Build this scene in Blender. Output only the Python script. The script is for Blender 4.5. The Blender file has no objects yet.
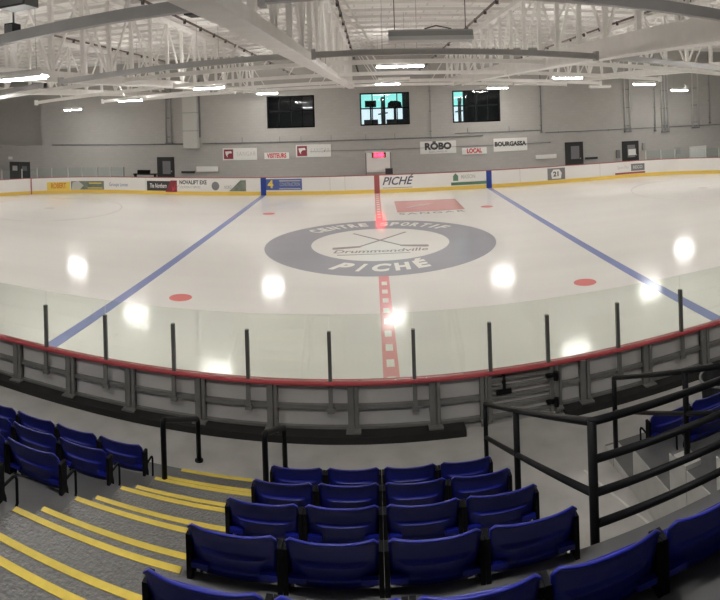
import bpy, bmesh, math, random
from mathutils import Vector, Matrix
random.seed(4)
sc = bpy.context.scene
col = sc.collection

# ---------------------------------------------------------------- camera (panorama: central cylindrical)
F, CY = 560.415, 113.985
YAW, ROLL = 0.01956, 0.03137
CAM = Vector((-0.1947, -20.7285, 4.7897))
_cy, _sy, _cr, _sr = math.cos(YAW), math.sin(YAW), math.cos(ROLL), math.sin(ROLL)
ROT = Matrix(((_cy, -_sy, 0), (_sy, _cy, 0), (0, 0, 1))) @ Matrix(((_cr, 0, _sr), (0, 1, 0), (-_sr, 0, _cr)))
cd = bpy.data.cameras.new('camera')
cd.type = 'PANO'
cd.panorama_type = 'CENTRAL_CYLINDRICAL'
cd.central_cylindrical_radius = 1
cd.central_cylindrical_range_u_min = -360 / F
cd.central_cylindrical_range_u_max = 360 / F
cd.central_cylindrical_range_v_max = CY / F
cd.central_cylindrical_range_v_min = -(600 - CY) / F
cd.clip_start, cd.clip_end = 0.05, 300
cam = bpy.data.objects.new('camera', cd)
col.objects.link(cam)
R3 = Matrix((ROT.col[0], ROT.col[2], -ROT.col[1])).transposed()
cam.matrix_world = Matrix.Translation(CAM) @ R3.to_4x4()
sc.camera = cam

def ray(px, py):
    th = (px - 360) / F
    return ROT @ Vector((math.sin(th), math.cos(th), -(py - CY) / F))
def atY(px, py, Y):
    d = ray(px, py); return CAM + d * ((Y - CAM.y) / d.y)
def atX(px, py, X):
    d = ray(px, py); return CAM + d * ((X - CAM.x) / d.x)
def atZ(px, py, Z):
    d = ray(px, py); return CAM + d * ((Z - CAM.z) / d.z)

# ---------------------------------------------------------------- materials
def nodes(name):
    m = bpy.data.materials.new(name); m.use_nodes = True
    nt = m.node_tree
    return m, nt, nt.nodes['Principled BSDF']
def mat(name, c, rough=.5, metal=0, spec=.5, noise=0, nscale=8, bump=0, emit=0, ecol=None):
    m, nt, p = nodes(name)
    p.inputs['Base Color'].default_value = (*c, 1)
    p.inputs['Roughness'].default_value = rough
    p.inputs['Metallic'].default_value = metal
    p.inputs['Specular IOR Level'].default_value = spec
    if emit:
        p.inputs['Emission Color'].default_value = (*(ecol or c), 1)
        p.inputs['Emission Strength'].default_value = emit
    if noise or bump:
        tc = nt.nodes.new('ShaderNodeTexCoord')
        nz = nt.nodes.new('ShaderNodeTexNoise'); nz.inputs['Scale'].default_value = nscale
        nz.inputs['Detail'].default_value = 5
        nt.links.new(tc.outputs['Object'], nz.inputs['Vector'])
        if noise:
            mp = nt.nodes.new('ShaderNodeMapRange')
            mp.inputs['From Min'].default_value = .3; mp.inputs['From Max'].default_value = .7
            mp.inputs['To Min'].default_value = 1 - noise; mp.inputs['To Max'].default_value = 1 + noise
            nt.links.new(nz.outputs['Fac'], mp.inputs['Value'])
            mx = nt.nodes.new('ShaderNodeVectorMath'); mx.operation = 'SCALE'
            mx.inputs[0].default_value = c
            nt.links.new(mp.outputs['Result'], mx.inputs['Scale'])
            nt.links.new(mx.outputs['Vector'], p.inputs['Base Color'])
        if bump:
            b = nt.nodes.new('ShaderNodeBump'); b.inputs['Strength'].default_value = bump
            b.inputs['Distance'].default_value = .01
            nt.links.new(nz.outputs['Fac'], b.inputs['Height'])
            nt.links.new(b.outputs['Normal'], p.inputs['Normal'])
    return m

ICE_R, ICE_S = .12, .22
def ice_mat(name, c, noise=.03):
    m, nt, p = nodes(name)
    tc = nt.nodes.new('ShaderNodeTexCoord')
    mpg = nt.nodes.new('ShaderNodeMapping'); mpg.inputs['Scale'].default_value = (.08, .55, 1)
    nz = nt.nodes.new('ShaderNodeTexNoise'); nz.inputs['Scale'].default_value = 1.3; nz.inputs['Detail'].default_value = 7
    nt.links.new(tc.outputs['Object'], mpg.inputs['Vector']); nt.links.new(mpg.outputs['Vector'], nz.inputs['Vector'])
    mp = nt.nodes.new('ShaderNodeMapRange')
    mp.inputs['From Min'].default_value = .3; mp.inputs['From Max'].default_value = .7
    mp.inputs['To Min'].default_value = 1 - noise; mp.inputs['To Max'].default_value = 1 + noise
    nt.links.new(nz.outputs['Fac'], mp.inputs['Value'])
    mx = nt.nodes.new('ShaderNodeVectorMath'); mx.operation = 'SCALE'; mx.inputs[0].default_value = c
    nt.links.new(mp.outputs['Result'], mx.inputs['Scale'])
    nt.links.new(mx.outputs['Vector'], p.inputs['Base Color'])
    p.inputs['Roughness'].default_value = ICE_R
    p.inputs['Specular IOR Level'].default_value = ICE_S
    p.inputs['IOR'].default_value = 1.31
    return m

def block_wall_mat(name, c):
    m, nt, p = nodes(name)
    tc = nt.nodes.new('ShaderNodeTexCoord')
    sp = nt.nodes.new('ShaderNodeSeparateXYZ'); cb = nt.nodes.new('ShaderNodeCombineXYZ')
    nt.links.new(tc.outputs['Object'], sp.inputs[0])
    ad = nt.nodes.new('ShaderNodeMath'); ad.operation = 'ADD'
    nt.links.new(sp.outputs['X'], ad.inputs[0]); nt.links.new(sp.outputs['Y'], ad.inputs[1])
    nt.links.new(ad.outputs[0], cb.inputs['X']); nt.links.new(sp.outputs['Z'], cb.inputs['Y'])
    br = nt.nodes.new('ShaderNodeTexBrick')
    br.inputs['Scale'].default_value = 1
    br.inputs['Brick Width'].default_value = .4; br.inputs['Row Height'].default_value = .2
    br.inputs['Mortar Size'].default_value = .006
    br.inputs['Color1'].default_value = (*c, 1)
    br.inputs['Color2'].default_value = (*[v * .95 for v in c], 1)
    br.inputs['Mortar'].default_value = (*[v * .88 for v in c], 1)
    nt.links.new(cb.outputs[0], br.inputs['Vector'])
    nt.links.new(br.outputs['Color'], p.inputs['Base Color'])
    p.inputs['Roughness'].default_value = .6
    return m

def deck_mat(name):
    # white ribbed deck, foil faced insulation between the purlins
    m, nt, p = nodes(name)
    tc = nt.nodes.new('ShaderNodeTexCoord')
    br = nt.nodes.new('ShaderNodeTexBrick')
    br.inputs['Scale'].default_value = 1
    br.inputs['Brick Width'].default_value = 1.5; br.inputs['Row Height'].default_value = .8
    br.inputs['Mortar Size'].default_value = .035
    br.inputs['Color1'].default_value = (.93, .91, .88, 1)
    br.inputs['Color2'].default_value = (.80, .78, .76, 1)
    br.inputs['Mortar'].default_value = (.60, .58, .56, 1)
    nt.links.new(tc.outputs['Object'], br.inputs['Vector'])
    nz = nt.nodes.new('ShaderNodeTexNoise'); nz.inputs['Scale'].default_value = 5.5; nz.inputs['Detail'].default_value = 3
    nt.links.new(tc.outputs['Object'], nz.inputs['Vector'])
    b = nt.nodes.new('ShaderNodeBump'); b.inputs['Strength'].default_value = .5; b.inputs['Distance'].default_value = .03
    nt.links.new(nz.outputs['Fac'], b.inputs['Height']); nt.links.new(b.outputs['Normal'], p.inputs['Normal'])
    nt.links.new(br.outputs['Color'], p.inputs['Base Color'])
    p.inputs['Roughness'].default_value = .35
    p.inputs['Metallic'].default_value = .0
    return m

def glass_mat(name, tint, refl=1.0, dust=.03):
    m = bpy.data.materials.new(name); m.use_nodes = True
    nt = m.node_tree; nt.nodes.clear()
    out = nt.nodes.new('ShaderNodeOutputMaterial')
    tr = nt.nodes.new('ShaderNodeBsdfTransparent'); tr.inputs['Color'].default_value = (*tint, 1)
    gl = nt.nodes.new('ShaderNodeBsdfGlossy'); gl.inputs['Roughness'].default_value = .03
    df = nt.nodes.new('ShaderNodeBsdfDiffuse'); df.inputs['Color'].default_value = (.85, .92, .86, 1)
    tl = nt.nodes.new('ShaderNodeBsdfTranslucent'); tl.inputs['Color'].default_value = (.85, .92, .86, 1)
    ds = nt.nodes.new('ShaderNodeMixShader'); ds.inputs['Fac'].default_value = .5
    nt.links.new(df.outputs[0], ds.inputs[1]); nt.links.new(tl.outputs[0], ds.inputs[2])
    m1 = nt.nodes.new('ShaderNodeMixShader'); m1.inputs['Fac'].default_value = dust
    nt.links.new(tr.outputs[0], m1.inputs[1]); nt.links.new(ds.outputs[0], m1.inputs[2])
    fr = nt.nodes.new('ShaderNodeFresnel'); fr.inputs['IOR'].default_value = 1.45
    mu = nt.nodes.new('ShaderNodeMath'); mu.operation = 'MULTIPLY'; mu.inputs[1].default_value = refl
    nt.links.new(fr.outputs[0], mu.inputs[0])
    m2 = nt.nodes.new('ShaderNodeMixShader')
    nt.links.new(mu.outputs[0], m2.inputs['Fac'])
    nt.links.new(m1.outputs[0], m2.inputs[1]); nt.links.new(gl.outputs[0], m2.inputs[2])
    nt.links.new(m2.outputs[0], out.inputs['Surface'])
    return m

M = dict(
    ice=ice_mat('ice', (.83, .81, .775)),
    ice_blue=ice_mat('ice_blue', (.27, .305, .54)),
    ice_red=ice_mat('ice_red', (.78, .37, .37)),
    ice_dot=ice_mat('ice_dot', (.76, .25, .24)),
    ice_pale_red=ice_mat('ice_pale_red', (.76, .66, .63)),
    ice_ring=ice_mat('ice_ring', (.40, .395, .43)),
    ice_ad=ice_mat('ice_ad', (.64, .32, .31)),
    ice_grey=ice_mat('ice_grey', (.38, .35, .34)),
    ice_white=ice_mat('ice_white', (.87, .85, .80)),
    wall=block_wall_mat('painted_block', (.45, .435, .41)),
    deck=deck_mat('roof_deck'),
    steel=mat('white_steel', (.84, .82, .79), .45, noise=.04, nscale=3),
    purlin=mat('purlin_steel', (.76, .74, .71), .5),
    concrete=mat('concrete', (.43, .42, .40), .45, noise=.12, nscale=2.5, bump=.05),
    tread=mat('tier_coating', (.10, .10, .10), .5, noise=.12, nscale=4),
    aisle=mat('speckled_step', (.105, .105, .102), .30, noise=.25, nscale=45, bump=.7),
    yellow=mat('yellow_paint', (.56, .42, .055), .5, noise=.08, nscale=20),
    kick=mat('yellow_kickplate', (.88, .62, .13), .4),
    blue=mat('blue_plastic', (.005, .010, .215), .40, spec=.45),
    black=mat('black_paint', (.006, .006, .007), .5, spec=.14),
    matteblack=mat('matte_black_iron', (.008, .008, .009), .8, spec=.08),
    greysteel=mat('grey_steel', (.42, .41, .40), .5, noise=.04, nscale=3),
    blackrub=mat('black_rubber', (.013, .0125, .012), .7, noise=.2, nscale=6),
    board=mat('board_white', (.84, .82, .79), .35),
    boardback=mat('board_back', (.52, .51, .49), .5, noise=.06, nscale=1.5),
    frame=mat('galvanized_frame', (.20, .197, .185), .5, .2, noise=.08, nscale=5),
    alu=mat('dark_aluminium', (.17, .178, .16), .4, .4),
    paleal=mat('pale_aluminium', (.6, .6, .58), .4, .3),
    cap=mat('red_cap', (.50, .075, .085), .4),
    redpost=mat('red_paint', (.38, .10, .10), .5),
    bluemark=mat('blue_marker', (.025, .06, .33), .5),
    signwhite=mat('sign_white', (.80, .79, .76), .5),
    signred=mat('sign_red', (.62, .07, .08), .5),
    maroon=mat('maroon', (.27, .035, .05), .5),
    dark=mat('dark_grey', (.05, .05, .052), .5),
    darkpaint=mat('dark_door_paint', (.028, .027, .026), .5),
    grey=mat('grey_metal', (.36, .355, .34), .5),
    greyprint=mat('grey_print', (.20, .20, .21), .5),
    palegrey=mat('pale_grey', (.56, .555, .52), .5),
    adyellow=mat('ad_yellow', (.86, .66, .12), .5),
    adorange=mat('ad_orange', (.72, .28, .06), .5),
    adgreen=mat('ad_green', (.10, .22, .13), .5),
    adgreygreen=mat('ad_grey_green', (.19, .22, .18), .5, noise=.3, nscale=3),
    adblue=mat('ad_blue', (.09, .13, .36), .5),
    adbluetext=mat('ad_ink', (.08, .085, .14), .5),
    adphoto=mat('ad_photo', (.08, .08, .08), .5, noise=.6, nscale=5),
    lamp=mat('lamp_diffuser', (.9, .9, .88), .5, emit=70, ecol=(1, .98, .945)),
    uplight=mat('added_uplight_glow', (.9, .9, .88), .5, emit=95, ecol=(1, .98, .945)),
    lampoff=mat('lamp_off', (.62, .62, .60), .4),
    led=mat('red_digits', (1, .05, .08), .5, emit=14, ecol=(1, .008, .02)),
    pipe=mat('sprinkler_pipe', (.20, .16, .145), .5, noise=.5, nscale=14),
    glass=glass_mat('shield_glass', (.975, 1, .97), 1.2, .015),
    wglass=glass_mat('window_glass', (.93, .97, .97), .8, .0),
    bag=mat('bag_plastic', (.22, .225, .225), .2, .0),
    room=mat('room_paint', (.05, .05, .055), .7),
    teal=mat('daylight_teal', (.2, .7, .7), .5, emit=.55, ecol=(.36, .96, .88)),
    day=mat('daylight_white', (.8, .9, 1), .5, emit=.62, ecol=(.78, .93, 1.0)),
    floorline=mat('floor_joint', (.62, .61, .58), .5),
)

# ---------------------------------------------------------------- mesh helpers
class MB:
    def __init__(s): s.v = []; s.f = []
    def add(s, vs, fs):
        b = len(s.v); s.v += [Vector(v) for v in vs]; s.f += [tuple(i + b for i in f) for f in fs]; return s
    def box(s, x0, x1, y0, y1, z0, z1):
        return s.add([(x, y, z) for z in (z0, z1) for y in (y0, y1) for x in (x0, x1)],
                     [(0, 2, 3, 1), (4, 5, 7, 6), (0, 1, 5, 4), (1, 3, 7, 5), (3, 2, 6, 7), (2, 0, 4, 6)])
    def bar(s, a, b, w, h, up=(0, 0, 1)):
        a, b = Vector(a), Vector(b); d = (b - a).normalized(); up = Vector(up)
        if abs(d.dot(up)) > .98: up = Vector((0, 1, 0)) if abs(d.y) < .9 else Vector((1, 0, 0))
        r = d.cross(up).normalized(); u = r.cross(d).normalized()
        vs = [p + r * i * w / 2 + u * j * h / 2 for p in (a, b) for i, j in ((-1, -1), (1, -1), (1, 1), (-1, 1))]
        return s.add(vs, [(3, 2, 1, 0), (4, 5, 6, 7), (0, 1, 5, 4), (1, 2, 6, 5), (2, 3, 7, 6), (3, 0, 4, 7)])
    def tube(s, pts, r, n=8, closed=False):
        pts = [Vector(p) for p in pts]; k = len(pts); rings = []
        up = None
        for i, p in enumerate(pts):
            if closed: d = (pts[(i + 1) % k] - pts[i - 1]).normalized()
            else: d = (pts[min(i + 1, k - 1)] - pts[max(i - 1, 0)]).normalized()
            if up is None:
                up = Vector((0, 0, 1)) if abs(d.z) < .9 else Vector((1, 0, 0))
            a = d.cross(up).normalized(); b = a.cross(d).normalized(); up = b
            rr = r
            if 0 < i < k - 1 or closed:
                d1 = (p - pts[i - 1]).normalized(); c = max(.5, d1.dot(d)); 
            rings.append([p + (a * math.cos(t * 2 * math.pi / n) + b * math.sin(t * 2 * math.pi / n)) * rr for t in range(n)])
        vs = [v for rg in rings for v in rg]; fs = []
        for i in range(k if closed else k - 1):
            j = (i + 1) % k
            for t in range(n):
                u = (t + 1) % n
                fs.append((i * n + t, i * n + u, j * n + u, j * n + t))
        if not closed:
            fs.append(tuple(reversed(range(n)))); fs.append(tuple((k - 1) * n + t for t in range(n)))
        return s.add(vs, fs)
    def cyl(s, c, r, h, n=24, r2=None):
        r2 = r if r2 is None else r2; c = Vector(c)
        vs = [c + Vector((math.cos(t * 2 * math.pi / n) * r, math.sin(t * 2 * math.pi / n) * r, 0)) for t in range(n)]
        vs += [c + Vector((math.cos(t * 2 * math.pi / n) * r2, math.sin(t * 2 * math.pi / n) * r2, h)) for t in range(n)]
        fs = [(t, (t + 1) % n, n + (t + 1) % n, n + t) for t in range(n)]
        fs += [tuple(reversed(range(n))), tuple(range(n, 2 * n))]
        return s.add(vs, fs)
    def prism(s, poly, z0, z1):           # polygon in XY extruded in Z
        n = len(poly)
        vs = [(x, y, z0) for x, y in poly] + [(x, y, z1) for x, y in poly]
        fs = [tuple(reversed(range(n))), tuple(range(n, 2 * n))] + [(i, (i + 1) % n, n + (i + 1) % n, n + i) for i in range(n)]
        return s.add(vs, fs)
    def prism_xz(s, poly, y0, y1):        # polygon in XZ extruded in Y
        n = len(poly)
        vs = [(x, y0, z) for x, z in poly] + [(x, y1, z) for x, z in poly]
        fs = [tuple(range(n)), tuple(reversed(range(n, 2 * n)))] + [(i, n + i, n + (i + 1) % n, (i + 1) % n) for i in range(n)]
        return s.add(vs, fs)
    def build(s, name, m, parent=None, smooth=False, kind=None):
        o0 = Vector(parent['_o']) if parent is not None and '_o' in parent else Vector((0, 0, 0))
        me = bpy.data.meshes.new(name)
        me.from_pydata([tuple(v - o0) for v in s.v], [], s.f)
        bm = bmesh.new(); bm.from_mesh(me); bmesh.ops.recalc_face_normals(bm, faces=bm.faces); bm.to_mesh(me); bm.free()
        if smooth:
            for p in me.polygons: p.use_smooth = True
        me.materials.append(M[m] if isinstance(m, str) else m)
        o = bpy.data.objects.new(name, me); col.objects.link(o)
        if parent is not None:
            o.parent = parent
            if '_o' in parent: o['_o'] = tuple(o0)
        if kind: o['kind'] = kind
        return o

def tag(o, label, cat, group=None):
    o['label'] = label; o['category'] = cat
    if group: o['group'] = group
    return o
def thing(name, label, cat, loc=(0, 0, 0), group=None):
    o = bpy.data.objects.new(name, None); col.objects.link(o)
    o.location = loc; o['_o'] = tuple(loc); o.empty_display_size = .1
    return tag(o, label, cat, group)
def lab(o, t): o['label'] = t; return o
def dup(root, loc, label, group):
    r = root.copy(); col.objects.link(r); r.location = loc; r['label'] = label; r['group'] = group
    for ch in root.children:
        c = ch.copy(); col.objects.link(c); c.parent = r
        for g in ch.children:
            d = g.copy(); col.objects.link(d); d.parent = c
    return r

def text_mb(s, size, bold=0, shear=0, space=1.0, width=None, align='CENTER'):
    """letter outlines as a flat mesh (XY), returned as verts + faces; width squeezes to fit"""
    cu = bpy.data.curves.new('t', 'FONT'); cu.body = s; cu.size = size; cu.offset = bold; cu.shear = shear
    cu.space_character = space; cu.align_x = align; cu.align_y = 'CENTER'; cu.resolution_u = 3
    ob = bpy.data.objects.new('t', cu); col.objects.link(ob)
    dg = bpy.context.evaluated_depsgraph_get()
    me = bpy.data.meshes.new_from_object(ob.evaluated_get(dg))
    vs = [Vector(v.co) for v in me.vertices]; fs = [tuple(p.vertices) for p in me.polygons]
    bpy.data.objects.remove(ob); bpy.data.curves.remove(cu); bpy.data.meshes.remove(me)
    if width and vs:
        x0, x1 = min(v.x for v in vs), max(v.x for v in vs)
        k = width / (x1 - x0); c = (x0 + x1) / 2
        vs = [Vector(((v.x - c) * k, v.y, 0)) for v in vs]
    return vs, fs
def wall_text(mb, s, x, y, z, size, **k):
    vs, fs = text_mb(s, size, **k)
    return mb.add([(x + v.x, y, z + v.y) for v in vs], fs)
def ice_text(mb, s, x, y, z, size, sy=1, **k):
    vs, fs = text_mb(s, size, **k)
    return mb.add([(x + v.x, y + v.y * sy, z) for v in vs], fs)

# ---------------------------------------------------------------- the rink
HX, HY, RC = 24.6, 12.95, 8.5
def ring_path(off=0, n=14):
    """closed outline, counter-clockwise, from the middle of the near side"""
    hx, hy, r = HX + off, HY + off, RC + off
    p = []
    for cx, cy, a0 in ((hx - r, -hy + r, -90), (hx - r, hy - r, 0), (-hx + r, hy - r, 90), (-hx + r, -hy + r, 180)):
        for i in range(n + 1):
            a = math.radians(a0 + 90 * i / n)
            p.append((cx + r * math.cos(a), cy + r * math.sin(a)))
    return p
def path_strip(pts0, pts1, z0, z1, closed=False):
    mb = MB(); n = len(pts0)
    for i in range(n if closed else n - 1):
        j = (i + 1) % n
        a, b, c, d = pts0[i], pts0[j], pts1[j], pts1[i]
        vs = [(*a, z0), (*b, z0), (*c, z0), (*d, z0), (*a, z1), (*b, z1), (*c, z1), (*d, z1)]
        fs = [(3, 2, 1, 0), (4, 5, 6, 7), (0, 1, 5, 4), (2, 3, 7, 6)]
        if not closed and i == 0: fs.append((3, 0, 4, 7))
        if not closed and i == n - 2: fs.append((1, 2, 6, 5))
        mb.add(vs, fs)
    return mb

ice_o = MB().prism(ring_path(), -.05, 0).build('ice_sheet', 'ice', kind='structure')
ice_o['label'] = 'white ice surface of the hockey rink'
zi = .004
def ice_disc(x, y, r, m, name, z=zi, n=48):
    return MB().prism([(x + r * math.cos(t * 2 * math.pi / n), y + r * math.sin(t * 2 * math.pi / n)) for t in range(n)], .0005, z).build(name, m, ice_o)
def ice_ring(x, y, r0, r1, m, name, z=zi, n=96):
    mb = MB()
    o = [(x + r1 * math.cos(t * 2 * math.pi / n), y + r1 * math.sin(t * 2 * math.pi / n)) for t in range(n)]
    i_ = [(x + r0 * math.cos(t * 2 * math.pi / n), y + r0 * math.sin(t * 2 * math.pi / n)) for t in range(n)]
    return path_strip(o, i_, .0005, z, True).build(name, m, ice_o)
SB = 6.873
lab(MB().box(-SB - .15, -SB + .15, -HY + .02, HY - .02, .0005, zi).build('blue_line', 'ice_blue', ice_o), 'left painted blue line')
lab(MB().box(SB - .15, SB + .15, -HY + .02, HY - .02, .0005, zi).build('blue_line', 'ice_blue', ice_o), 'right painted blue line')
RR, RI = 4.26, 2.55
for a, b in ((-HY + .02, -RR), (RR, HY - .02)):
    MB().box(-.15 + .03, .15 + .03, a, b, .0005, zi).build('centre_line', 'ice_red', ice_o)
sq = MB()
y = -HY + .62
while y < HY - .2:
    if abs(y + .14) > RR + .25: sq.box(-.075 + .03, .075 + .03, y, y + .32, .001, zi + .003)
    y += .72
sq.build('centre_line_checks', 'ice_white', ice_o)
for sx in (-1, 1):
    for sy in (-1, 1):
        ice_disc(sx * (SB - 1.50), sy * 6.51, .31, 'ice_dot', 'faceoff_dot')
        ice_ring(sx * 17.5, sy * 5.8, 4.03, 4.10, 'ice_pale_red', 'faceoff_circle')
        ice_disc(sx * 17.5, sy * 5.8, .3, 'ice_pale_red', 'faceoff_dot')
    MB().box(sx * 21.6 - .03, sx * 21.6 + .03, -10.6, 10.6, .0005, zi).build('goal_line', 'ice_pale_red', ice_o)
# centre logo
ring_o = ice_ring(0, 0, RI, RR, 'ice_ring', 'centre_logo_ring')
lt = MB()
def arc_text(mb, s, r, a0, a1, size, sy, z, flip=False, bold=.02, shear=0, wid=None):
    n = len(s)
    for i, ch in enumerate(s):
        if ch == ' ': continue
        a = math.radians(a0 + (a1 - a0) * (i / (n - 1)))
        vs, fs = text_mb(ch, size, bold=bold, shear=shear)
        if wid:
            x0, x1 = min(v.x for v in vs), max(v.x for v in vs)
            k = (wid if ch != 'I' else wid * .4) / max(x1 - x0, 1e-3); c = (x0 + x1) / 2
            vs = [Vector(((v.x - c) * k, v.y, 0)) for v in vs]
        q = a + math.pi / 2 if flip else a - math.pi / 2
        cx, cy = r * math.cos(a), r * math.sin(a)
        mb.add([(cx + v.x * math.cos(q) - v.y * sy * math.sin(q), cy + v.x * math.sin(q) + v.y * sy * math.cos(q), z) for v in vs], fs)
arc_text(lt, 'CENTRE SPORTIF', 3.43, 139, 41, .75, 1.25, zi + .004, wid=.36, bold=.035)
arc_text(lt, 'PICHÉ', 3.38, -112, -68, .95, 1.15, zi + .004, flip=True, wid=.62, bold=.05, shear=.25)
lt.build('centre_logo_lettering', 'ice_white', ice_o)
lg = MB()
for s in (-1, 1):
    lg.bar((s * 1.05, 1.72, zi), (-s * .75, -.50, zi), .11, .004)
    lg.prism([(-s * .70, -.62), (-s * .78, -.42), (-s * 1.72, -.60), (-s * 1.72, -.85), (-s * 1.6, -.88)], .001, zi + .003)
lg.build('crossed_sticks', 'ice_grey', ice_o)
tx = MB(); ice_text(tx, 'Drummondville', 0, -1.23, zi + .003, .62, sy=.95, bold=.012, shear=.2, width=3.3)
tx.prism([(-1.5, -1.72), (1.0, -1.62), (1.0, -1.56), (-1.5, -1.64)], .001, zi + .002)
tx.build('centre_logo_script', 'ice_grey', ice_o)
# red advertisement painted on the ice
c = [atZ(395, 213 - 12, 0), atZ(455, 199, 0), atZ(466, 210, 0), atZ(396, 211.5, 0)]
adx0, adx1 = (c[0].x + c[3].x) / 2, (c[1].x + c[2].x) / 2
ady0, ady1 = (c[2].y + c[3].y) / 2, (c[0].y + c[1].y) / 2
ad = MB().box(adx0, adx1, ady0, ady1, .0005, zi).build('ice_advertisement', 'ice_ad', ice_o)
wg = MB(); mx_, my_ = (adx0 + adx1) / 2 - .3, (ady0 + ady1) / 2
for k in range(4):
    wg.prism([(mx_ - .9 + .28 * k, my_ - .5 + .2 * k), (mx_ - .5 + .28 * k, my_ - .4 + .2 * k), (mx_ + .1 + .3 * k, my_ + .45 + .12 * k), (mx_ - .45 + .3 * k, my_ + .12 * k)], .001, zi + .003)
wg.build('ice_advertisement_wings', 'ice_pale_red', ice_o)
tx = MB(); ice_text(tx, 'SANGAR', (adx0 + adx1) / 2, ady0 - .50, zi + .002, .5, sy=1.3, bold=.01, width=(adx1 - adx0) * .96, space=1.3)
tx.build('ice_advertisement_lettering', 'ice_grey', ice_o)

# far boards: everything but the near straight in front of the stands
NXL, NXR = -11.4, 11.4
def open_ring(off):
    return [(NXR + .03, -HY - off)] + ring_path(off) + [(NXL - .03, -HY - off)]
def ring_at_px(px, off=.05):
    best = None
    pts = open_ring(off)
    for a, b in zip(pts, pts[1:]):
        n = max(1, int(math.dist(a, b) / .02))
        for i in range(n):
            q = (a[0] + (b[0] - a[0]) * i / n, a[1] + (b[1] - a[1]) * i / n)
            if q[1] < 0: continue
            d = ROT.transposed() @ (Vector((q[0], q[1], 1.1)) - CAM)
            e = abs(360 + F * math.atan2(d.x, d.y) - px)
            if best is None or e < best[0]: best = (e, q)
    return best[1]
far = thing('dasher_boards', 'long white rink boards with adverts and yellow kickplate along the far side', 'rink boards', (0, HY, 0))
path_strip(open_ring(0), open_ring(.10), 0, 1.06).build('facing', 'board', far)
path_strip(open_ring(-.012), open_ring(-.001), .0, .22).build('kickplate', 'kick', far)
path_strip(open_ring(-.02), open_ring(.12), 1.06, 1.10).build('cap_rail', 'redpost', far)
def yf(k=0): return HY - .014 - .002 * k
LS = HX - RC
def far_pos(x, d):
    """x runs along the far boards (straight, then round the corners), d is the distance in from their face"""
    if abs(x) <= LS: return x, HY - d
    a = (abs(x) - LS) / RC; r_ = RC - d
    return math.copysign(LS + r_ * math.sin(a), x), HY - RC + r_ * math.cos(a)
def far_x(px):
    lo, hi = -28.0, 28.0
    for _ in range(40):
        m_ = (lo + hi) / 2; q = far_pos(m_, 0)
        d = ROT.transposed() @ (Vector((q[0], q[1], .6)) - CAM)
        if 360 + F * math.atan2(d.x, d.y) < px: lo = m_
        else: hi = m_
    return lo
def far_z(px, py, x):
    q = far_pos(x, 0); d = ray(px, py)
    return CAM.z + d.z * (math.hypot(q[0] - CAM.x, q[1] - CAM.y) / math.hypot(d.x, d.y))
class FMB(MB):
    """a mesh laid along the far boards"""
    def box(s, x0, x1, y0, y1, z0, z1):
        n = max(1, int((x1 - x0) / .25)) if max(abs(x0), abs(x1)) > LS else 1
        xs = [x0 + (x1 - x0) * i / n for i in range(n + 1)]
        vs = [(x, y, z) for x in xs for y, z in ((y0, z0), (y1, z0), (y1, z1), (y0, z1))]
        fs = [(3, 2, 1, 0), tuple(4 * n + i for i in range(4))]
        for i in range(n):
            for j in range(4): fs.append((4 * i + j, 4 * i + (j + 1) % 4, 4 * i + 4 + (j + 1) % 4, 4 * i + 4 + j))
        return s.add(vs, fs)
    def build(s, *a, **k):
        s.v = [Vector((*far_pos(v.x, HY - v.y), v.z)) for v in s.v]
        return MB.build(s, *a, **k)
def poster(px0, py0, px1, py1, m, name='advertisement', label=None, k=0):
    x0, x1 = far_x(px0), far_x(px1); pm = (px0 + px1) / 2; xm = (x0 + x1) / 2
    z1, z0 = min(far_z(pm, py0, xm), 1.05), max(far_z(pm, py1, xm), .23)
    o = FMB().box(x0, x1, yf(k), yf(k) + .006, z0, z1).build(name, m, far)
    if label: lab(o, label)
    return o, xm, (z0 + z1) / 2, x1 - x0, z1 - z0
def btext(parent, s, x, z, size, m, k=2, **kw):
    mb = FMB(); wall_text(mb, s, x, yf(k), z, size, **kw)
    return mb.build('lettering', m, parent)
for x0, x1 in ((-SB - .17, -SB + .17), (SB - .17, SB + .17)):
    MB().box(x0, x1, yf(1), yf(1) + .02, 0, 1.06).build('line_marker', 'bluemark', far)
MB().box(-.13, .19, yf(1), yf(1) + .02, 0, 1.06).build('line_marker', 'redpost', far)
o, x, z, w, h = poster(47, 182, 70, 192, 'adyellow', label='yellow advert with orange lettering')
btext(o, 'ROBERT', x, z, .48, 'adorange', bold=.02, width=w * .66)
o, x, z, w, h = poster(71, 181, 104, 191, 'adgreygreen', label='dark photographic advert with pale helmet')
h_ = FMB(); h_.prism_xz([(x - w * .5 + .02, z - .3), (x - w * .25, z - .33), (x - w * .12, z), (x - w * .28, z + .3), (x - w * .45, z + .2)], yf(1), yf(1) + .004)
h_.build('printed_helmet', 'palegrey', o)
h_ = FMB(); h_.box(x, x + w * .45, yf(1), yf(1) + .004, z - .22, z - .15); h_.box(x + .1, x + w * .42, yf(1), yf(1) + .004, z + .1, z + .18); h_.build('printed_stripes', 'ad_yellow' if False else 'adyellow', o)
o, x, z, w, h = poster(107, 181, 130, 190, 'board', label='white advert with faint grey writing')
btext(o, 'Groupe Lavoie', x, z + .05, .34, 'adblue', width=w * .8)
o, x, z, w, h = poster(147, 181, 177, 191.5, 'dark', label='charcoal and maroon advert with white script')
FMB().prism_xz([(x + w * .12, z - .38), (x + w * .5, z - .38), (x + w * .5, z + .36), (x + w * .3, z + .36)], yf(1), yf(1) + .004).build('maroon_panel', 'maroon', o)
lf = FMB()
for q in (-.5, 0, .5): lf.prism_xz([(x + w * .36 - .04, z - .3), (x + w * .36 + .05, z - .3), (x + w * .36 + .24 + q * .6, z + .26 - abs(q) * .25)], yf(2), yf(2) + .003)
lf.build('printed_leaf', 'signred', o)
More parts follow.
